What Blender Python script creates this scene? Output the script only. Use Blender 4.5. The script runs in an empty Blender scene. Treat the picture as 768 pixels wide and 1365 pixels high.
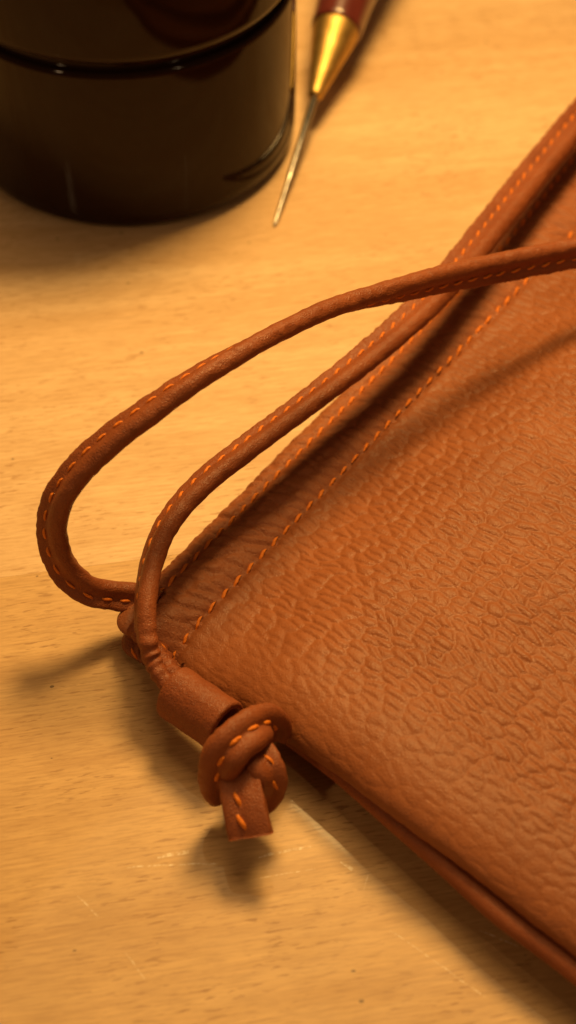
import bpy, math, random
import numpy as np
from mathutils import Vector, Matrix, noise as mnoise

random.seed(4); rng = np.random.default_rng(7)
SC = bpy.context.scene
COL = SC.collection
MM = 0.001

# ------------------------------------------------------------------ camera
F_PX, PITCH, DIST = 2300.0, math.radians(49), 0.38      # focal length in photo pixels (768 x 1365)
_s, _c = math.sin(PITCH), math.cos(PITCH)
CAM = np.array([0.0, -DIST * _c, DIST * _s])
cam = bpy.data.cameras.new('camera'); camo = bpy.data.objects.new('camera', cam); COL.objects.link(camo)
camo.location = CAM; camo.rotation_euler = (math.pi / 2 - PITCH, 0, 0)
cam.sensor_fit = 'VERTICAL'; cam.sensor_height = 36; cam.lens = 36 * F_PX / 1365
cam.clip_start = 0.01; cam.clip_end = 20
cam.dof.use_dof = True; cam.dof.focus_distance = 0.349; cam.dof.aperture_fstop = 13
SC.camera = camo

# ------------------------------------------------------------------ light: a warm bench lamp, dim room lamps, warm room
w = bpy.data.worlds.new('World'); SC.world = w; w.use_nodes = True
w.node_tree.nodes['Background'].inputs[0].default_value = (1.0, 0.55, 0.22, 1)
w.node_tree.nodes['Background'].inputs[1].default_value = 0.07

def area(name, loc, aim, size, power, color, shape='DISK', size_y=None):
    l = bpy.data.lights.new(name, 'AREA'); l.shape = shape; l.size = size
    if size_y: l.size_y = size_y
    l.energy = power; l.color = color
    o = bpy.data.objects.new(name, l); COL.objects.link(o); o.location = loc
    o.rotation_euler = (Vector(aim) - Vector(loc)).to_track_quat('-Z', 'Y').to_euler()
    return o
area('bench_lamp', (0.052, 0.184, 0.365), (0.0, -0.14, 0), 0.115, 2.15, (1.0, 0.615, 0.195))
area('ceiling_lamp', (0.05, 0.40, 1.30), (0, -0.1, 0), 0.70, 5.6, (1.0, 0.62, 0.24))
area('room_lamp', (-1.02, -1.02, 1.25), (0, 0.1, 0), 0.08, 3.0, (1.0, 0.62, 0.30), 'RECTANGLE', 0.20)
area('room_lamp', (0.92, -1.00, 1.25), (0, 0.1, 0), 0.022, 1.5, (1.0, 0.68, 0.36), 'RECTANGLE', 0.48)

SC.render.engine = 'CYCLES'
SC.cycles.use_denoising = True
SC.cycles.max_bounces = 8
SC.view_settings.view_transform = 'Standard'; SC.view_settings.look = 'None'
SC.view_settings.exposure = 0.0; SC.view_settings.gamma = 1.0; SC.view_settings.use_curve_mapping = False

# ------------------------------------------------------------------ helpers
def at(px, py, z=0.0):
    """point (mm) at height z mm that the photo shows at pixel px, py"""
    x = (px - 384) / F_PX; y = (682.5 - py) / F_PX
    d = np.array([x, _c + y * _s, -_s + y * _c]); t = (z * MM - CAM[2]) / d[2]
    return (CAM + t * d) * 1000

VIEW = np.array([0, -_c, _s])           # fixed reference direction for the roll of the straps

def smooth(x): x = np.clip(x, 0, 1); return x * x * (3 - 2 * x)

def link(name, me, mat, parent=None):
    o = bpy.data.objects.new(name, me); COL.objects.link(o)
    if mat and not me.materials: me.materials.append(mat)
    if parent: o.parent = parent
    return o

def grid_mesh(name, P, close_u=False, close_v=False, caps=False):
    """P: (nu, nv, 3) in mm -> smooth shaded quads"""
    nu, nv = P.shape[:2]
    v = (P.reshape(-1, 3) * MM).astype(np.float32)
    iu = np.arange(nu if close_u else nu - 1); iv = np.arange(nv if close_v else nv - 1)
    A, B = np.meshgrid(iu, iv, indexing='ij'); A2 = (A + 1) % nu; B2 = (B + 1) % nv
    q = np.stack([A * nv + B, A2 * nv + B, A2 * nv + B2, A * nv + B2], -1).reshape(-1, 4)
    loops = q.reshape(-1); starts = np.arange(len(q)) * 4; tot = np.full(len(q), 4)
    if caps:
        c0 = np.arange(nv)[::-1]; c1 = np.arange(nv) + (nu - 1) * nv
        starts = np.concatenate([starts, [len(loops), len(loops) + nv]])
        loops = np.concatenate([loops, c0, c1]); tot = np.concatenate([tot, [nv, nv]])
    me = bpy.data.meshes.new(name)
    me.vertices.add(len(v)); me.vertices.foreach_set('co', v.reshape(-1))
    me.loops.add(len(loops)); me.loops.foreach_set('vertex_index', loops.astype(np.int32))
    me.polygons.add(len(starts)); me.polygons.foreach_set('loop_start', starts.astype(np.int32))
    me.polygons.foreach_set('loop_total', tot.astype(np.int32))
    me.polygons.foreach_set('use_smooth', np.ones(len(starts), bool))
    me.update(calc_edges=True); me.validate()
    return me

def vnoise(x, y, seed=0):
    """value noise, numpy"""
    xi = np.floor(x).astype(np.int64); yi = np.floor(y).astype(np.int64)
    fx = x - xi; fy = y - yi; fx = fx * fx * (3 - 2 * fx); fy = fy * fy * (3 - 2 * fy)
    def h(a, b):
        n = (a * 374761393 + b * 668265263 + seed * 974711) & 0x7fffffff
        n = ((n ^ (n >> 13)) * 1274126177) & 0x7fffffff
        return ((n ^ (n >> 16)) & 0xffff) / 65535.0
    return (h(xi, yi) * (1 - fx) + h(xi + 1, yi) * fx) * (1 - fy) + (h(xi, yi + 1) * (1 - fx) + h(xi + 1, yi + 1) * fx) * fy

def cells(x, y, seed=0):
    """F2 - F1 of a jittered grid, and the cell's own random value"""
    xi = np.floor(x).astype(np.int64); yi = np.floor(y).astype(np.int64)
    f1 = np.full(x.shape, 9.0); f2 = np.full(x.shape, 9.0); cid = np.zeros(x.shape)
    def h(a, b, k):
        n = (a * 374761393 + b * 668265263 + (seed * 31 + k) * 974711) & 0x7fffffff
        n = ((n ^ (n >> 13)) * 1274126177) & 0x7fffffff
        return ((n ^ (n >> 16)) & 0xffff) / 65535.0
    for dx in (-1, 0, 1):
        for dy in (-1, 0, 1):
            a, b = xi + dx, yi + dy
            d = np.hypot(a + .1 + .8 * h(a, b, 1) - x, b + .1 + .8 * h(a, b, 2) - y)
            r = h(a, b, 3)
            n1 = d < f1
            f2 = np.where(n1, f1, np.minimum(f2, d)); cid = np.where(n1, r, cid); f1 = np.where(n1, d, f1)
    return f2 - f1, cid

def lathe(name, prof, seg=96):
    prof = np.array(prof, float); th = np.linspace(0, 2 * np.pi, seg, endpoint=False)
    P = np.stack([prof[:, None, 0] * np.cos(th), prof[:, None, 0] * np.sin(th), np.repeat(prof[:, 1:2], seg, 1)], -1)
    return grid_mesh(name, P, close_v=True)

def rounded(prof, r=0.6, n=4):
    """round the corners of a profile polyline"""
    out = [prof[0]]
    for i in range(1, len(prof) - 1):
        p0, p, p1 = (np.array(prof[k], float) for k in (i - 1, i, i + 1))
        a = p0 - p; b = p1 - p; la, lb = np.linalg.norm(a), np.linalg.norm(b); rr = min(r, la * .45, lb * .45)
        A = p + a / la * rr; B = p + b / lb * rr
        for t in np.linspace(0, 1, n + 1): out.append(tuple((1 - t) ** 2 * A + 2 * t * (1 - t) * p + t * t * B))
    out.append(prof[-1]); return out

# ------------------------------------------------------------------ materials
class NT:
    def __init__(self, name):
        self.m = bpy.data.materials.new(name); self.m.use_nodes = True
        self.t = self.m.node_tree; self.b = self.t.nodes['Principled BSDF']
    def n(self, typ, **kw):
        nd = self.t.nodes.new(typ)
        for k, v in kw.items():
            if k.startswith('i_'):
                key = k[2:]; key = int(key) if key.isdigit() else key.replace('_', ' ')
                self.put(nd.inputs[key], v)
            else: setattr(nd, k, v)
        return nd
    def put(self, sock, v):
        if isinstance(v, bpy.types.NodeSocket): self.t.links.new(v, sock)
        else: sock.default_value = v
    def set(self, **kw):
        for k, v in kw.items(): self.put(self.b.inputs[k.replace('_', ' ')], v)
    def coords(self, scale=(1, 1, 1), rot=(0, 0, 0), loc=(0, 0, 0)):
        tc = self.n('ShaderNodeTexCoord'); mp = self.n('ShaderNodeMapping')
        self.t.links.new(tc.outputs['Object'], mp.inputs['Vector'])
        mp.inputs['Scale'].default_value = scale; mp.inputs['Rotation'].default_value = rot; mp.inputs['Location'].default_value = loc
        return mp.outputs[0]
    def noise(self, vec, scale=1, detail=3, rough=.55, dist=0):
        nd = self.n('ShaderNodeTexNoise', i_Scale=scale, i_Detail=detail, i_Roughness=rough, i_Distortion=dist)
        self.t.links.new(vec, nd.inputs['Vector']); return nd.outputs['Fac']
    def ramp(self, fac, stops):
        nd = self.n('ShaderNodeValToRGB'); self.t.links.new(fac, nd.inputs[0]); e = nd.color_ramp.elements
        while len(e) < len(stops): e.new(.5)
        for el, (p, col) in zip(e, stops):
            el.position = p; el.color = (*col, 1) if not isinstance(col, (int, float)) else (col, col, col, 1)
        return nd.outputs[0]
    def math(self, op, a, b=0.0, c=None, clamp=False):
        nd = self.n('ShaderNodeMath', operation=op); nd.use_clamp = clamp
        self.put(nd.inputs[0], a); self.put(nd.inputs[1], b)
        if c is not None: self.put(nd.inputs[2], c)
        return nd.outputs[0]
    def mix(self, fac, a, b, blend='MIX'):
        nd = self.n('ShaderNodeMix', data_type='RGBA', blend_type=blend)
        self.put(nd.inputs[0], fac)
        self.put(nd.inputs[6], a if isinstance(a, bpy.types.NodeSocket) else (*a, 1))
        self.put(nd.inputs[7], b if isinstance(b, bpy.types.NodeSocket) else (*b, 1))
        return nd.outputs[2]
    def bump(self, h, strength=.3, dist=.0003, prev=None):
        nd = self.n('ShaderNodeBump', i_Strength=strength, i_Distance=dist); self.t.links.new(h, nd.inputs['Height'])
        if prev is not None: self.t.links.new(prev, nd.inputs['Normal'])
        return nd.outputs[0]

def leather(name, col, col2, rough=.46, grain=2600, grain_d=.00006, mottling=60):
    k = NT(name); c = k.coords()
    m1 = k.noise(c, mottling, 4, .6); m2 = k.noise(c, mottling * 9, 3, .6)
    m0 = k.noise(c, mottling * .28, 3, .6)
    f = k.math('ADD', k.math('MULTIPLY', m0, .42), k.math('ADD', k.math('MULTIPLY', m1, .34), k.math('MULTIPLY', m2, .24)))
    base = k.ramp(f, [(.38, col2), (.62, col)])
    scf = k.ramp(k.noise(c, mottling * 3.3, 5, .7), [(.60, 0.0), (.74, .35)])      # rubbed, paler spots
    k.set(Base_Color=k.mix(scf, base, tuple(min(1, x * 1.22 + .01) for x in col)))
    k.set(Roughness=k.math('MULTIPLY_ADD', m2, .22, rough - .11), Specular_IOR_Level=.32)
    v = k.n('ShaderNodeTexVoronoi', feature='DISTANCE_TO_EDGE', i_Scale=grain * .55)
    wv = k.n('ShaderNodeVectorMath', operation='MULTIPLY_ADD')
    n3 = k.n('ShaderNodeTexNoise', i_Scale=900, i_Detail=2); k.t.links.new(c, n3.inputs['Vector'])
    k.t.links.new(n3.outputs['Color'], wv.inputs[0]); wv.inputs[1].default_value = (.0012,) * 3; k.t.links.new(c, wv.inputs[2])
    k.t.links.new(wv.outputs[0], v.inputs['Vector'])
    h = k.math('ADD', k.math('MINIMUM', k.math('MULTIPLY', v.outputs['Distance'], 3.0), 1.0), k.noise(c, grain, 3, .6))
    k.set(Normal=k.bump(h, .8, grain_d))
    return k.m

M_PANEL = leather('pebbled_tan_leather', (.315, .101, .034), (.225, .066, .020), .50, 2400, .00005)
M_HEM = leather('wrinkled_tan_leather', (.335, .108, .038), (.26, .076, .026), .54, 2200, .00008)
M_STRAP = leather('strap_leather', (.30, .083, .027), (.22, .056, .018), .46, 3000, .00008, 120)
M_EDGE = leather('raw_leather_edge', (.30, .10, .05), (.22, .07, .035), .7, 3000, .0001, 200)

k = NT('orange_thread'); c = k.coords((1, 1, 1))
k.set(Base_Color=k.ramp(k.noise(c, 900, 3), [(.3, (.64, .155, .012)), (.7, (.84, .26, .024))]), Roughness=.6, Specular_IOR_Level=.3)
tw = k.n('ShaderNodeTexWave', wave_type='BANDS', bands_direction='DIAGONAL', i_Scale=420.0, i_Distortion=.4); k.t.links.new(c, tw.inputs['Vector'])
k.set(Normal=k.bump(tw.outputs['Fac'], .6, .00008)); M_THREAD = k.m

GRAIN = math.radians(9.75)
def wood(name, light, dark, fleck, off):
    k = NT(name); base = k.coords((1, 1, 1), (0, 0, -GRAIN), off)
    def st(sx, sy):
        mp = k.n('ShaderNodeMapping'); k.t.links.new(base, mp.inputs['Vector']); mp.inputs['Scale'].default_value = (sx, sy, 1); return mp.outputs[0]
    broad = k.noise(st(5, 38), 1, 4, .6, .6)
    mid = k.noise(st(22, 210), 1, 4, .6, .4)
    col = k.ramp(k.math('ADD', k.math('MULTIPLY', broad, .6), k.math('MULTIPLY', mid, .4)), [(.40, dark), (.58, light)])
    fine = k.noise(st(170, 1700), 1, 4, .65)
    col = k.mix(k.ramp(fine, [(.44, 0.0), (.68, .48)]), col, fleck)
    pale = k.noise(st(90, 1300), 1, 3, .6)
    col = k.mix(k.ramp(pale, [(.54, 0.0), (.74, .45)]), col, tuple(min(1, x * 1.18) for x in light))
    # short dark ray flecks of beech
    fl = k.noise(st(230, 1500), 1, 2, .55); where = k.noise(st(40, 60), 1, 2, .5)
    fm = k.math('MULTIPLY', k.ramp(fl, [(.585, 0.0), (.66, 1.0)]), k.ramp(where, [(.36, 0.0), (.60, .85)]))
    col = k.mix(fm, col, fleck)
    # specks of dirt
    v = k.n('ShaderNodeTexVoronoi', i_Scale=62.0); v.voronoi_dimensions = '2D'; k.t.links.new(st(1, 1.5), v.inputs['Vector'])
    sep = k.n('ShaderNodeSeparateColor'); k.t.links.new(v.outputs['Color'], sep.inputs[0])
    rad = k.math('MULTIPLY', k.math('SUBTRACT', sep.outputs[0], .72), .16)
    sp = k.math('LESS_THAN', k.math('ADD', v.outputs['Distance'], k.math('MULTIPLY', k.noise(st(900, 900), 1, 2), .03)), rad)
    col = k.mix(k.math('MULTIPLY', sp, .75), col, (.10, .055, .025))
    # soft smudges
    sm = k.noise(st(26, 30), 1, 3, .6)
    col = k.mix(k.ramp(sm, [(.52, 0.0), (.78, .30)]), col, tuple(x * .72 for x in dark))
    rough = k.math('ADD', k.math('MULTIPLY', k.noise(st(60, 200), 1, 4), .16), .42)
    # pale hair scratches in the varnish
    def seg(a, b, wdt):
        (ax, ay), (bx, by) = a, b
        L = math.hypot(bx - ax, by - ay); ang = math.atan2(by - ay, bx - ax)
        tc = k.n('ShaderNodeTexCoord'); mp = k.n('ShaderNodeMapping', vector_type='TEXTURE'); k.t.links.new(tc.outputs['Object'], mp.inputs['Vector'])
        mp.inputs['Location'].default_value = (ax, ay, 0); mp.inputs['Rotation'].default_value = (0, 0, ang)
        s = k.n('ShaderNodeSeparateXYZ'); k.t.links.new(mp.outputs[0], s.inputs[0])
        wob = k.math('MULTIPLY', k.math('SUBTRACT', k.noise(mp.outputs[0], 90, 2), .5), .0012)
        dy = k.math('ABSOLUTE', k.math('ADD', s.outputs[1], wob))
        ins = k.math('LESS_THAN', k.math('ABSOLUTE', k.math('SUBTRACT', s.outputs[0], L / 2)), L / 2)
        brk = k.ramp(k.noise(mp.outputs[0], 700, 3, .7), [(.44, 0.0), (.62, 1.0)])
        return k.math('MULTIPLY', k.math('MULTIPLY', k.math('LESS_THAN', dy, wdt), ins), brk)
    tot = None
    for (p, q, wd) in SCRATCHES:
        a = at(*p)[:2] * MM; b = at(*q)[:2] * MM
        sg = seg(a, b, wd * MM); tot = sg if tot is None else k.math('MAXIMUM', tot, sg)
    col = k.mix(k.math('MULTIPLY', tot, .8), col, (.88, .76, .58))
    k.set(Base_Color=col, Roughness=rough, Specular_IOR_Level=.36, Coat_Weight=.17, Coat_Roughness=.045)
    h = k.math('ADD', k.math('MULTIPLY', fine, .5), k.math('ADD', k.math('MULTIPLY', fm, -.8), k.math('MULTIPLY', tot, -1.0)))
    k.set(Normal=k.bump(h, .35, .00006, k.bump(k.noise(st(30, 55), 1, 3), .25, .0006)))
    return k.m
SCRATCHES = [((170, 1156), (290, 1150), .16), ((210, 1142), (252, 1136), .35), ((345, 1142), (415, 1128), .26), ((340, 1172), (420, 1158), .10),
             ((104, 1194), (130, 1222), .12), ((485, 1185), (492, 1165), .08), ((520, 1240), (650, 1330), .10), ((168, 1270), (192, 1305), .10),
             ((640, 1240), (690, 1262), .14), ((455, 1148), (470, 1160), .3)]
M_WOOD = wood('pale_beech', (.77, .54, .315), (.64, .415, .215), (.44, .24, .105), (.3, .1, 0))
M_WOOD2 = wood('deeper_beech', (.64, .405, .180), (.52, .305, .125), (.33, .17, .062), (1.7, .9, 0))

k = NT('black_plastic'); c = k.coords()
k.set(Base_Color=(.018, .0075, .004, 1), Roughness=k.math('MULTIPLY_ADD', k.noise(c, 60, 4), .06, .03), Specular_IOR_Level=.16)
k.set(Normal=k.bump(k.noise(c, 45, 2), .10, .0010)); M_JAR = k.m
k = NT('brass'); c = k.coords((1, 1, 1))
k.set(Base_Color=k.ramp(k.noise(c, 300, 4), [(.35, (.46, .29, .085)), (.65, (.60, .40, .13))]), Metallic=1.0, Roughness=k.math('MULTIPLY_ADD', k.noise(c, 400, 3), .2, .42)); M_BRASS = k.m
k = NT('steel'); c = k.coords()
k.set(Base_Color=k.ramp(k.noise(c, 500, 4), [(.35, (.28, .25, .23)), (.65, (.44, .41, .38))]), Metallic=1.0, Roughness=.27); M_STEEL = k.m
k = NT('dark_red_varnished_wood'); c = k.coords((300, 300, 40))
k.set(Base_Color=k.ramp(k.noise(c, 1, 4), [(.35, (.075, .012, .010)), (.65, (.15, .026, .018))]), Roughness=.28, Specular_IOR_Level=.5, Coat_Weight=.5, Coat_Roughness=.12); M_HANDLE = k.m

# ------------------------------------------------------------------ table: wide boards glued edge to edge
J0 = at(0, 770)[:2]; J1 = at(190, 745)[:2]; gd = (J1 - J0) / np.linalg.norm(J1 - J0); gn = np.array([-gd[1], gd[0]])
table = bpy.data.objects.new('table', None); COL.objects.link(table)
table['kind'] = 'structure'; table['label'] = 'pale beech table top of wide glued boards'
BW = 260.0
for i in range(-2, 2):
    lo, hi = i * BW + .012, (i + 1) * BW - .012
    prof = rounded([(lo, -25), (lo, 0), (hi, 0), (hi, -25)], .03, 2)
    P = np.array([[np.array([*(J0 + gd * L + gn * u), z]) for (u, z) in prof] for L in (-420, 560)])
    me = grid_mesh('board', P, close_v=True, caps=True)
    for p in me.polygons: p.use_smooth = False
    link('board', me, M_WOOD if i == 0 or i == -2 else M_WOOD2, table)

# ------------------------------------------------------------------ pouch frame
pouch = bpy.data.objects.new('leather_pouch', None); COL.objects.link(pouch)
pouch['label'] = 'tan pebbled leather drawstring pouch with orange stitching and knotted strap'; pouch['category'] = 'pouch'
a_, b_ = at(300, 790, 9.5), at(700, 375, 9.5); e_, g_ = at(300, 938, 6.4), at(768, 1272, 13.5)
E1 = (b_ - a_)[:2]; E1 /= np.linalg.norm(E1); E2 = (g_ - e_)[:2]; E2 /= np.linalg.norm(E2)
tt = np.linalg.solve(np.array([E1, -E2]).T, (e_ - a_)[:2]); O2 = a_[:2] + tt[0] * E1
N1 = np.array([-E1[1], E1[0]])              # outward across the hem
pouch.location = (0, 0, 0)
LA, LB = 250.0, 165.0

def lift(b):
    """the filled pouch bellies: its side seam stands clear of the table away from the corner"""
    return 7.0 * smooth((b - 2) / 60.0)

def plateau(a, b):
    """height of the front panel's top"""
    h = 9.4 + 5.2 * smooth(b / 30.0) + .62 * lift(b)
    h = h + 1.1 * (vnoise(a / 42 + 3, b / 42 + 8, 5) - .5) * smooth(b / 25) + .5 * (vnoise(a / 17, b / 17, 6) - .5) * smooth(b / 12)
    return h

def pebble(a, b):
    """pebbled grain, mm"""
    ang = math.radians(-4)
    # along the grain of the hide: a little off the side seam
    x0 = b * math.cos(ang) + a * math.sin(ang); y0 = -b * math.sin(ang) + a * math.cos(ang)
    wx = .9 * (vnoise(x0 / 4.5, y0 / 4.5, 11) - .5) + .35 * (vnoise(x0 / 1.7, y0 / 1.7, 12) - .5) + 5 * (vnoise(x0 / 26, y0 / 26, 41) - .5)
    wy = .8 * (vnoise(x0 / 4.5, y0 / 4.5, 13) - .5) + .35 * (vnoise(x0 / 1.7, y0 / 1.7, 14) - .5) + 7 * (vnoise(x0 / 26, y0 / 26, 42) - .5)
    x = x0 + wx; y = y0 + wy
    f, cid = cells(x / 4.6, y / 2.0, 1)
    brk = vnoise(x0 / 4.0, y0 / 2.6, 22)                       # creases fade in and out
    fe = f + .30 * np.clip(brk - .6, 0, 1)
    t = np.clip(fe / .95, 0, 1); big = .62 * (1 - np.exp(-fe / .17)) + .50 * np.sin(t * np.pi / 2)
    f2, cid2 = cells(x / 2.9 + 7, y / 1.6 + 3, 2)
    sml = 1 - np.exp(-f2 / .16)
    amp = .76 + .16 * vnoise(x0 / 14, y0 / 14, 21)
    return amp * (big * (.45 + .12 * cid) + .015 * sml + .13 * vnoise(x / 2.3 + 5, y / 1.5, 23) + .03 * vnoise(x / .7, y / .7, 15))

# profile across the side edge (a direction): curl under at both ends
R_C = 19.0
thetas = np.radians(np.concatenate([np.linspace(-72, 0, 22)[:-1], np.linspace(0, 90, 74)]))
STEP = .30
mid = np.arange(R_C, LA - R_C, STEP)[1:-1]
b_list = np.concatenate([np.arange(0, LB - 20, STEP), LB - 20 + 20 * np.sin(np.linspace(0, np.pi / 2, 60))])
def curl(H, th, b):
    zm = 4.0 + 1.8 * smooth(b / 30) + lift(b)
    pos = th >= 0
    aa = np.where(pos, R_C * (1 - np.cos(th)) ** 1.0, 4.2 * (1 - np.cos(th)))
    zz = np.where(pos, zm + (H - zm) * np.sin(np.maximum(th, 0)) ** .92, zm + 2.6 * np.sin(np.minimum(th, 0)))
    return aa, zz
nb = len(b_list)
A_all = []; Z_all = []
B2 = b_list
fade_b = np.where(B2 > LB - 20, np.sqrt(np.clip(1 - ((B2 - (LB - 20)) / 20) ** 2, 0, 1)), 1.0)
for th in thetas:
    aa, _z = curl(np.ones(nb), np.full(nb, th), B2); H = plateau(aa, B2)
    aa, zz = curl(H, np.full(nb, th), B2); A_all.append(aa); Z_all.append(zz)
for m in mid:
    A_all.append(np.full(nb, m)); Z_all.append(plateau(np.full(nb, m), B2))
for th in thetas[::-1]:
    aa, _z = curl(np.ones(nb), np.full(nb, th), B2); H = plateau(LA - aa, B2)
    aa, zz = curl(H, np.full(nb, th), B2); A_all.append(LA - aa); Z_all.append(zz)
A_all = np.array(A_all); Z_all = np.array(Z_all); B_all = np.repeat(B2[None], len(A_all), 0)
Z_all = 3 + (Z_all - 3) * fade_b[None]
# arc length for the grain so that it is not stretched on the curl
da = np.hypot(np.diff(A_all, axis=0), np.diff(Z_all, axis=0)); SA = np.concatenate([np.zeros((1, nb)), np.cumsum(da, 0)])
mask = (.28 + .72 * smooth((SA - 11) / 17)) * (.60 + .40 * smooth((B_all - 1) / 9))
disp = (pebble(SA, B_all) - .5) * mask
# side wave and the pull of the seam
PITCH_IN = 4.42
seam = np.exp(-(B_all / 1.1) ** 2)
puck = (.5 + .5 * np.cos(2 * np.pi * (A_all - 2.2) / PITCH_IN))
disp = disp - seam * (.72 - .30 * puck) + .10 * np.exp(-((B_all - 2.0) / 1.5) ** 2) * puck
side_wave = .9 * (vnoise(B_all / 30 + 2, B_all * 0 + 1, 31) - .5) + .35 * (vnoise(B_all / 9, B_all * 0 + 4, 32) - .5)
fallo = np.exp(-A_all / 14.0)
XY = O2[None, None] + (A_all + side_wave * fallo)[..., None] * E1 + B_all[..., None] * E2
P = np.concatenate([XY, Z_all[..., None]], -1)
# displace along the surface normal
du = np.gradient(P, axis=0); dv = np.gradient(P, axis=1); nr = np.cross(du, dv); nr /= np.linalg.norm(nr, axis=-1, keepdims=True) + 1e-12
nr *= np.where(nr[len(nr) // 2, nb // 2, 2] > 0, 1, -1)
P = P + nr * disp[..., None]
PANEL = P
_n = len(thetas) + 20
LINE_A = A_all[21:_n, 0]; LINE_Z = Z_all[21:_n, 0]
front = link('front_panel', grid_mesh('front_panel', P), M_PANEL, pouch)

# back panel: a lower rounded edge under the front one
bt = np.radians(np.linspace(-90, 90, 19)); bb = np.linspace(-9, LB, 180)
off = -2.2 + 5.0 * smooth((bb - 14) / 75) + .5 * (vnoise(bb / 14, bb * 0, 51) - .5)
rows = []
for th in bt:
    rows.append(np.stack([2.6 * (1 - math.cos(th)) - off, 2.35 + 2.05 * math.sin(th) + lift(bb)], -1))
rows.insert(0, np.stack([np.full_like(bb, 34.) - off, np.full_like(bb, .3)], -1))
rows.insert(1, np.stack([np.full_like(bb, 22.) - off, .3 + .30 * lift(bb)], -1))
rows.insert(2, np.stack([np.full_like(bb, 10.) - off, .3 + .72 * lift(bb)], -1))
rows.append(np.stack([np.full_like(bb, 30.), np.full_like(bb, 4.6)], -1))
rows.append(np.stack([np.full_like(bb, LA - 6.), np.full_like(bb, 4.6)], -1))
rows.append(np.stack([np.full_like(bb, LA - 3.), np.full_like(bb, 2.4)], -1))
rows.append(np.stack([np.full_like(bb, LA - 6.), np.full_like(bb, .3)], -1))
rows = np.array(rows)
PB = np.concatenate([O2 + rows[..., 0:1] * E1 + bb[None, :, None] * E2, rows[..., 1:2]], -1)
link('back_panel', grid_mesh('back_panel', PB, close_u=True), M_STRAP, pouch)

# hems along the mouth
def hem(zoff, perp_off, a0, amp, end_rise, follow=1.0, w_sc=1.0):
    sec = rounded([(-4, 5.6), (-1.4, 8.6), (0, 8.35), (1.3, 9.0), (5, 9.9), (8.5, 9.5), (11.4, 8.2), (12.6, 8.3), (14.6, 7.7), (15.8, 6.4), (15.0, 5.0), (8, 4.4), (-4, 4.4)], 1.2, 5)
    sec = np.array(sec)
    # resample the section evenly
    d = np.concatenate([[0], np.cumsum(np.linalg.norm(np.diff(sec, axis=0), axis=1))]); s = np.linspace(0, d[-1], 120)
    sec = np.stack([np.interp(s, d, sec[:, 0]), np.interp(s, d, sec[:, 1])], -1)
    aa = np.concatenate([a0 + 5 * (1 - np.cos(np.linspace(0, np.pi / 2, 16))), np.arange(a0 + 5.35, LA, .4)])
    sc = np.sqrt(np.clip(1 - ((a0 + 5 - aa) / 5) ** 2, 0.0, 1)); sc[aa > a0 + 5] = 1; sc = np.maximum(sc, .03)
    cx, cz = 7.0, 6.9
    W = cx + (sec[None, :, 0] - cx) * (.45 + .55 * sc[:, None]); Z = cz + (sec[None, :, 1] - cz) * sc[:, None]
    Aw = np.repeat(aa[:, None], len(sec), 1)
    top = (sec[None, :, 1] > 6.5) * smooth((aa[:, None] - a0) / 6)
    # wrinkles running across the hem, pulled by the stitches
    wr = vnoise(Aw / 2.1 + .25 * W, W / 7.0, 61) * .55 + vnoise(Aw / .9 - .2 * W, W / 3.0, 62) * .30
    cr, _ = cells(Aw / 3.1 + .35 * W / 3.1 + .5 * vnoise(Aw / 5, W / 5, 63), W / 9.0 + .3, 64)
    dz = amp * (wr - .42 + .55 * smooth(cr / .3) - .3)
    dz *= np.clip(1 - .55 * np.exp(-((W - 11.5) / 1.2) ** 2), 0, 1)
    dz -= .35 * np.exp(-((W - 11.5) / .8) ** 2)
    drop = end_rise * (1 - smooth((aa[:, None] - a0) / 16))
    zl = np.interp(aa, LINE_A, LINE_Z) - LINE_Z[-1]               # the inner edge follows the panel down the corner
    Z = Z + dz * top + drop + zoff + follow * np.maximum(zl, -4.5)[:, None] * (1 - smooth((W + 1) / 9.0)) * (Z > 6) + .5 * (vnoise(Aw / 30, W * 0 + 2, 65) - .5)
    flare = 4.2 * np.clip((Aw - 138) / 50, 0, 1.5) ** 1.3 * W / 11.5
    edge = flare + .5 * (vnoise(Aw / 6, W * 0, 66) - .5) * smooth((W - 12) / 3)
    XYh = O2 + Aw[..., None] * E1 + ((W * w_sc + edge + perp_off))[..., None] * N1
    return np.concatenate([XYh, Z[..., None]], -1), W, Aw
HP, HW, HA = hem(0.0, 0.0, -.8, .85, .6)
front_hem = link('hem', grid_mesh('hem', HP, close_v=True, caps=True), M_HEM, pouch)
front_hem['label'] = 'wrinkled hem of the pouch mouth with two stitch rows'
HB, _, _ = hem(-4.6, -1.4, -1.6, .4, -.2, 0.0)
HB[..., 2] = np.maximum(HB[..., 2], .25)
link('hem', grid_mesh('hem', HB, close_v=True, caps=True), M_HEM, pouch)

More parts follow.
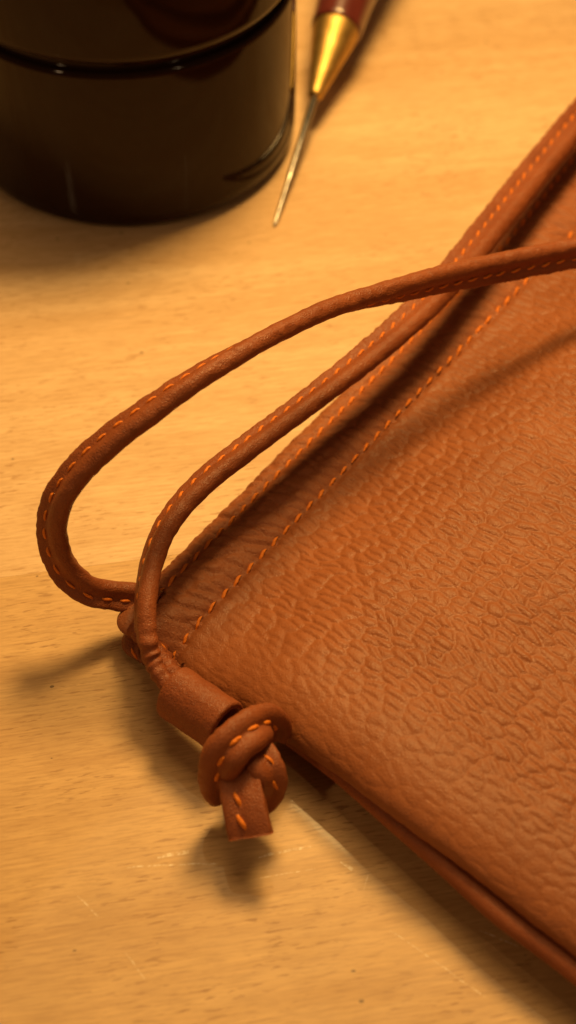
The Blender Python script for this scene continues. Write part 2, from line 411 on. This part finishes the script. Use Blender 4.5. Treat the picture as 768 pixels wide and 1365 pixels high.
# ------------------------------------------------------------------ stitches
def stitch_mesh(L=3.2, r=.46):
    n, seg = 9, 8; t = np.linspace(-1, 1, n); P = []
    for q in t:
        rr = r * max(.25, (1 - abs(q) ** 3.0)) ; zc = .10 - .42 * abs(q) ** 3
        th = np.linspace(0, 2 * np.pi, seg, endpoint=False)
        P.append(np.stack([np.full(seg, q * L / 2), .13 * math.sin(q * 2.4) + rr * np.cos(th), zc + .78 * rr * np.sin(th)], -1))
    return grid_mesh('stitch', np.array(P), close_v=True, caps=True)
ST = [stitch_mesh(3.45, .38), stitch_mesh(2.9, .31), stitch_mesh(3.3, .46)]
def put_stitch(p, tdir, ndir, parent, kind=0, scale=1.0, jitter=.05):
    x = Vector(tdir).normalized(); n = Vector(ndir); z = (n - x * n.dot(x)).normalized(); y = z.cross(x)
    M = Matrix((x, y, z)).transposed().to_4x4(); M = M @ Matrix.Rotation(random.gauss(0, jitter), 4, 'Z')
    s = scale * random.uniform(.92, 1.08)
    M = M @ Matrix.Diagonal((s, scale * random.uniform(.9, 1.15), scale, 1)); M.translation = Vector(p) * MM
    o = link('stitch', ST[kind], M_THREAD, parent); o.matrix_local = M
    return o

# inner row, at the edge of the front panel: follow it by arc length down the curl
line = PANEL[:, 0]
d = np.concatenate([[0], np.cumsum(np.linalg.norm(np.diff(line, axis=0), axis=1))])
s = 4.8
while s < d[-1] - 8:
    p = np.array([np.interp(s, d, line[:, i]) for i in range(3)]); q = np.array([np.interp(s + 1, d, line[:, i]) for i in range(3)])
    tdir = q - p; nrm = np.cross(tdir, np.array([E2[0], E2[1], .15])); nrm *= 1 if nrm[2] > 0 else -1
    tw_ = tdir / np.linalg.norm(tdir)
    put_stitch(p + nrm / np.linalg.norm(nrm) * .30 + np.array([*N1, 0]) * .12, tw_ + .10 * np.array([*N1, 0]), nrm, front, 0)
    s += PITCH_IN
# outer row on the hem
row = HP[:, np.argmin(np.abs(HW[-1] - 11.4) + 100 * (HP[-1, :, 2] < 6.5))]
d = np.concatenate([[0], np.cumsum(np.linalg.norm(np.diff(row, axis=0), axis=1))]); s = 9.0
while s < d[-1] - 4:
    p = np.array([np.interp(s, d, row[:, i]) for i in range(3)]); q = np.array([np.interp(s + 2, d, row[:, i]) for i in range(3)])
    put_stitch(p + np.array([0, 0, .30]), (q - p) * np.array([1, 1, .5]) + .25 * np.array([*N1, 0]), np.array([.0, 0, 1]) + .2 * np.array([*N1, 0]), front_hem, 0)
    s += 4.15

# ------------------------------------------------------------------ straps
def section(n=30, flat=False, band=False):
    """bead at -x, flat stitched flange at +x (mm); returns loop"""
    if flat:
        pts = [(-4, -1.25), (-4, 1.25), (-1, 1.45), (.9, 1.05), (2.2, 1.35), (4, 1.1), (4, -1.1), (2.2, -1.35), (.9, -1.05), (-1, -1.45), (-4, -1.25)]
        sec = np.array(rounded(pts, .5, 3))
    elif band:
        th = np.linspace(np.radians(40), np.radians(320), 15)
        bead = np.stack([-1.9 + 1.95 * np.cos(th), 1.95 * np.sin(th)], -1)
        fl = np.array([(.3, -.85), (1.1, -1.35), (2.2, -1.55), (3.3, -1.25), (3.9, -.6), (4.0, 0), (3.9, .6), (3.3, 1.25), (2.2, 1.55), (1.1, 1.35), (.3, .85)])
        sec = np.concatenate([bead, fl, bead[:1]])
    else:
        th = np.linspace(np.radians(42), np.radians(318), 17)
        bead = np.stack([-1.4 + 2.2 * np.cos(th), 2.2 * np.sin(th)], -1)
        fl = np.array([(1.3, -.92), (2.1, -1.12), (3.4, -1.12), (3.86, -.98), (3.95, 0), (3.86, .98), (3.4, 1.12), (2.1, 1.12), (1.3, .92)])
        sec = np.concatenate([bead, fl, bead[:1]])
    dd = np.concatenate([[0], np.cumsum(np.linalg.norm(np.diff(sec, axis=0), axis=1))]); s = np.linspace(0, dd[-1], n + 1)[:-1]
    return np.stack([np.interp(s, dd, sec[:, 0]), np.interp(s, dd, sec[:, 1])], -1)

def catmull(keys, step=.5):
    K = np.array(keys, float); K = np.concatenate([[2 * K[0] - K[1]], K, [2 * K[-1] - K[-2]]]); out = []
    for i in range(1, len(K) - 2):
        p0, p1, p2, p3 = K[i - 1:i + 3]; n = max(2, int(np.linalg.norm((p2 - p1)[:3]) / step * 2)); t = np.linspace(0, 1, n, endpoint=False)[:, None]
        out.append(.5 * (2 * p1 + (p2 - p0) * t + (2 * p0 - 5 * p1 + 4 * p2 - p3) * t ** 2 + (3 * p1 - p0 - 3 * p2 + p3) * t ** 3))
    out = np.concatenate(out + [K[-2:-1]])
    d = np.concatenate([[0], np.cumsum(np.linalg.norm(np.diff(out[:, :3], axis=0), axis=1))]); s = np.arange(0, d[-1], step)
    return np.stack([np.interp(s, d, out[:, i]) for i in range(out.shape[1])], -1), s

def strap(keys, parent, name, flat=False, band=False, wrinkle=None, mat=None, rough=.09, step=.5, seed=1):
    """keys: (px, py, z, roll degrees, scale)"""
    K = [(*at(px, py, z), ph, sc) for (px, py, z, ph, sc) in keys]
    C, s = catmull(K, step); pos = C[:, :3]
    T = np.gradient(pos, axis=0); T /= np.linalg.norm(T, axis=1, keepdims=True)
    S = np.cross(VIEW, T); S /= np.linalg.norm(S, axis=1, keepdims=True); V = np.cross(T, S)
    ph = np.radians(C[:, 3]) + .10 * (vnoise(s / 23, s * 0, seed + 70) - .5)
    F = np.cos(ph)[:, None] * S - np.sin(ph)[:, None] * V; N = np.sin(ph)[:, None] * S + np.cos(ph)[:, None] * V
    sec = section(40, flat, band); sc = C[:, 4][:, None]
    ii = np.arange(len(sec))
    rad = 1 + rough * (vnoise(s[:, None] / 1.5 + 0 * ii, ii[None] / 2.5 + seed * 9, seed) - .5) +   .04 * (vnoise(s[:, None] / 9 + 0 * ii, ii[None] / 9.0, seed + 3) - .5)
    edge = .26 * (vnoise(s[:, None] / .7 + 0 * ii, sec[None, :, 0] * 0 + seed, seed + 5) - .5) * (sec[None, :, 0] > 3)
    if wrinkle is not None: rad = rad + wrinkle(s[:, None], ii[None] / len(ii))
    X = (sec[None, :, 0] * rad + edge) * sc; Y = sec[None, :, 1] * rad * sc
    P = pos[:, None] + X[..., None] * F[:, None] + Y[..., None] * N[:, None]
    o = link(name, grid_mesh(name, P, close_v=True, caps=True), mat or M_STRAP, parent)
    return o, dict(pos=pos, T=T, F=F, N=N, s=s, sc=C[:, 4])

def strap_stitches(D, parent, pitch, s0, s1, x=1.35, y=.93, kind=1, faces=(1, -1), scale=1.0, slant=.12):
    s = s0
    while s < s1:
        i = min(int(np.searchsorted(D['s'], s)), len(D['s']) - 1); sc = D['sc'][i]
        for fsgn in faces:
            p = D['pos'][i] + D['F'][i] * x * sc + D['N'][i] * (y * sc + .14) * fsgn
            put_stitch(p, D['T'][i] + slant * D['F'][i], D['N'][i] * fsgn, parent, kind, scale)
        s += pitch

A_KEYS = [(262, 938, 11, 95, 0.727), (240, 923, 11, 95, 0.752), (219, 905, 12, 95, 0.787), (202, 878, 13.5, 78, 0.87), (194, 845, 16.5, 70, 0.9), (193, 800, 19.4, 66, 0.9),
          (203, 745, 20.4, 62, 0.9), (226, 694, 23, 56, 0.89), (272, 642, 24, 50, 0.88), (340, 589, 24.5, 45, 0.855), (440, 514, 24, 38, 0.872), (520, 450, 23.5, 24, 0.93),
          (585, 388, 23, 15, 0.98), (640, 322, 22, 9, 1.02), (700, 246, 20.2, 6, 1.03), (768, 163, 19.7, 5, 1.03), (850, 70, 19.7, 10, 0.898),
          (950, 0, 26, 10, 0.855), (1050, 20, 34, 12, 0.855), (1100, 110, 40, 15, 0.855), (1060, 220, 40, 18, 0.855), (960, 290, 37, 20, 0.855), (860, 318, 34, 22, 0.855)]
B_KEYS = [(768, 336, 33, 24, 0.906), (700, 349, 35, 28, 0.906), (640, 361, 37, 36, 0.906), (560, 379, 41, 58, 0.906), (450, 409, 47, 88, 0.906), (380, 438, 51, 100, 0.906), (330, 463, 53, 110, 0.906),
          (260, 505, 53, 122, 0.906), (200, 547, 50, 132, 0.906), (140, 593, 45, 142, 0.906), (101, 632, 40, 148, 0.906), (76, 672, 34, 150, 0.906), (70, 712, 27, 150, 0.888), (84, 755, 19.5, 160, 0.852), (116, 785, 14, 178, 0.815),
          (152, 793, 10.5, 185, 0.815), (185, 796, 8.5, 185, 0.815), (212, 806, 8, 185, 0.797)]
def fold(s, u):                          # pleats where the strap is squeezed into the sleeve
    g = np.exp(-((s - 13) / 7.5) ** 2)
    return g * (.09 * np.sin(s * 2.6 + 3.5 * vnoise(s / 3 + 0 * u, u * 2, 93) + 1.5 * np.sin(u * 6.3)) * (1.6 * vnoise(s / 2.5 + 0 * u, u * 4, 91)))
so, SD = strap(A_KEYS + B_KEYS, pouch, 'strap', wrinkle=fold)
so['label'] = 'long rolled leather drawstring looping above the pouch mouth'
strap_stitches(SD, so, 3.95, 26, SD['s'][-1] - 5)

so2, SD2 = strap([(188, 838, 8, 60, .8), (206, 862, 9, 70, .82), (222, 886, 10, 80, .85), (240, 908, 11, 90, .88), (268, 930, 11, 95, .85)], pouch, 'strap_end',
                 wrinkle=lambda s, u: .15 * np.sin(s * 2.7 + 2 * np.sin(u * 6.3)), seed=4)
strap_stitches(SD2, so2, 3.2, 3, 14, scale=1.0, slant=.6)

# loose thread ends at the hem
for (px, py, z) in ((178, 846, 7.5), (179, 872, 4.5), (176, 838, 8.5)):
    p = at(px, py, z); put_stitch(p, np.array([.2, -.5, -.8]), VIEW, front_hem, 1, .9, .5)

# sleeve the strap runs through
s0, s1 = at(232, 920, 10.6), at(303, 969, 11.6); ax = (s1 - s0); SL = np.linalg.norm(ax); ax /= SL
sx = np.cross(ax, [0, 0, 1]); sx /= np.linalg.norm(sx); sz = np.cross(sx, ax)
prof = [(0, 3.9), (0, 4.7), (.25, 5.05)] + [(q, 5.1) for q in np.linspace(.6, SL - .6, 46)] + [(SL - .25, 5.05), (SL, 4.7), (SL, 3.9)] + [(q, 3.8) for q in np.linspace(SL - .6, .6, 12)]
th = np.linspace(0, 2 * np.pi, 90, endpoint=False); rows = []
for (q, r) in prof:
    rr = r * (1 + .025 * (vnoise(th * 2.5 + 9, np.full_like(th, q / 4), 77) - .5)) + (r > 4.2) * (.10 * (vnoise(th * 9, np.full_like(th, q / 1.5), 78) - .5) + .05 * np.sin(q * 1.1))
    rr = rr * (1 - .05 * np.cos(2 * (th - .4)))
    # lap of the rolled strip
    if r > 4.2: rr = rr + .55 * smooth(((th - 5.25) % (2 * np.pi)) / .12) * (1 - smooth(((th - 5.25) % (2 * np.pi)) / 2.2))
    rows.append(s0 + ax * q + rr[:, None] * (np.cos(th)[:, None] * sx + np.sin(th)[:, None] * sz))
sl = link('sleeve', grid_mesh('sleeve', np.array(rows), close_u=True, close_v=True), M_STRAP, pouch)
sl['label'] = 'short leather sleeve gathering the strap above the knot'

# knot: core and three passes of the strap
kc = at(334, 1012, 11); th = np.linspace(0, 2 * np.pi, 40, endpoint=False); phs = np.linspace(.02, np.pi - .02, 24)
kd = at(345, 1047, 11.5) - kc; kd /= np.linalg.norm(kd); ks = np.cross([0, 0, 1], kd)
rows = []
for p_ in phs:
    rr = 1 + .1 * (vnoise(th * 2, np.full_like(th, p_ * 3), 88) - .5)
    rows.append(kc + (5.6 * np.cos(p_)) * kd + (np.sin(p_) * rr)[:, None] * (4.2 * np.cos(th)[:, None] * ks + 3.4 * np.sin(th)[:, None] * np.array([0, 0, 1.0])))
knot = link('knot', grid_mesh('knot', np.array(rows), close_v=True, caps=True), M_STRAP, pouch)
knot['label'] = 'tight overhand knot with a cut tail at the strap end'
_, k1 = strap([(367, 984, 8, 178, 0.79), (366, 972, 12.5, 178, 0.883), (356, 965, 17, 178, 0.986), (344, 969, 19.4, 178, 1.04), (330, 977, 20.6, 178, 1.06), (314, 990, 20.6, 180, 1.06), (300, 1007, 19, 182, 1.06), (292, 1029, 15, 184, 0.986), (292, 1049, 9.5, 184, 0.893), (301, 1062, 5.5, 180, 0.79)],
              knot, 'knot_strand', band=True, seed=5, rough=.06)
strap_stitches(k1, knot, 3.95, 7.5, k1['s'][-1] - 6, x=.3, y=.82, kind=2, faces=(-1,), scale=.95, slant=.3)
_, k2 = strap([(322, 1000, 13, 20, 1), (342, 1008, 15.5, 18, 1.0), (352, 1022, 15.6, 12, .9), (358, 1040, 13.5, 5, .9), (354, 1058, 9.5, 0, .85), (343, 1068, 6.5, 0, .8), (328, 1066, 6, 0, .8)], knot, 'knot_strand', seed=6, rough=.06)
strap_stitches(k2, knot, 3.9, 7, k2['s'][-1] - 9, kind=1, faces=(1,), scale=1.0, slant=.2)
tail, k3 = strap([(312, 1015, 14, 178, .95), (319, 1040, 14.2, 178, .97), (325, 1070, 13, 176, 1.0), (330, 1095, 11.4, 172, 1.02), (334, 1116, 9.6, 170, 1.04)], knot, 'knot_tail', flat=True, seed=7, rough=.07)
strap_stitches(k3, knot, 3.9, 8, k3['s'][-1] - .2, x=.9, y=1.05, kind=2, faces=(-1,), scale=1.05, slant=-.15)

# ------------------------------------------------------------------ jar
jar = bpy.data.objects.new('plastic_jar', None); COL.objects.link(jar); jar.location = (-.0425, .1385, 0)
jar['label'] = 'round glossy black jar with a screw lid behind the strap'; jar['category'] = 'jar'
R = 44.6
body = rounded([(0, .3), (R - 5.5, .3), (R - 4.6, 0.0), (R - 3.6, 0.0), (R - .6, 2.6), (R, 5.5), (R + .1, 22), (R, 47.2), (R - .6, 48.2), (R - 2.2, 48.5), (R - 2.6, 52.5), (0, 52.5)], 1.1, 5)
link('body', lathe('body', body, 128), M_JAR, jar)
lid = rounded([(0, 50.6), (R - 1.4, 50.6), (R - .2, 51.2), (R + .3, 52.6), (R + .3, 77), (R - 1.8, 80), (R - 4, 80.2), (R - 5, 79.2), (0, 79.2)], 1.0, 5)
link('lid', lathe('lid', lid, 128), M_JAR, jar)

# ------------------------------------------------------------------ awl
tip = at(366, 301, .35); fer = at(420, 129, 9.6); ax = fer - tip; NL = np.linalg.norm(ax); ax /= NL
awl = bpy.data.objects.new('awl', None); COL.objects.link(awl); awl.location = Vector(tip) * MM
awl.rotation_euler = Vector(ax).to_track_quat('Z', 'Y').to_euler()
awl['label'] = 'steel-tipped awl with brass ferrule and dark red handle beside the jar'; awl['category'] = 'awl'
nd = [(0, -.4), (.35, 0), (.62, 2.5), (.72, 8), (.74, 15), (.92, 17), (1.0, 26), (1.05, NL + 3), (0, NL + 3)]
link('needle', lathe('needle', rounded(nd, .2, 2), 20), M_STEEL, awl)
fr = [(0, NL - .1), (1.3, NL - .1), (1.9, NL + .2), (2.05, NL + 1.0), (6.3, NL + 22.6), (6.5, NL + 24.4), (6.2, NL + 25), (0, NL + 25)]
link('ferrule', lathe('ferrule', rounded(fr, .5, 4), 48), M_BRASS, awl)
hd = [(0, NL + 24.5), (6.8, NL + 24.5), (7.2, NL + 25.6), (7.8, NL + 36), (9.2, NL + 48), (11.2, NL + 66), (12.6, NL + 84), (12.2, NL + 100), (8.5, NL + 110), (0, NL + 113)]
link('handle', lathe('handle', rounded(hd, 3.0, 6), 48), M_HANDLE, awl)
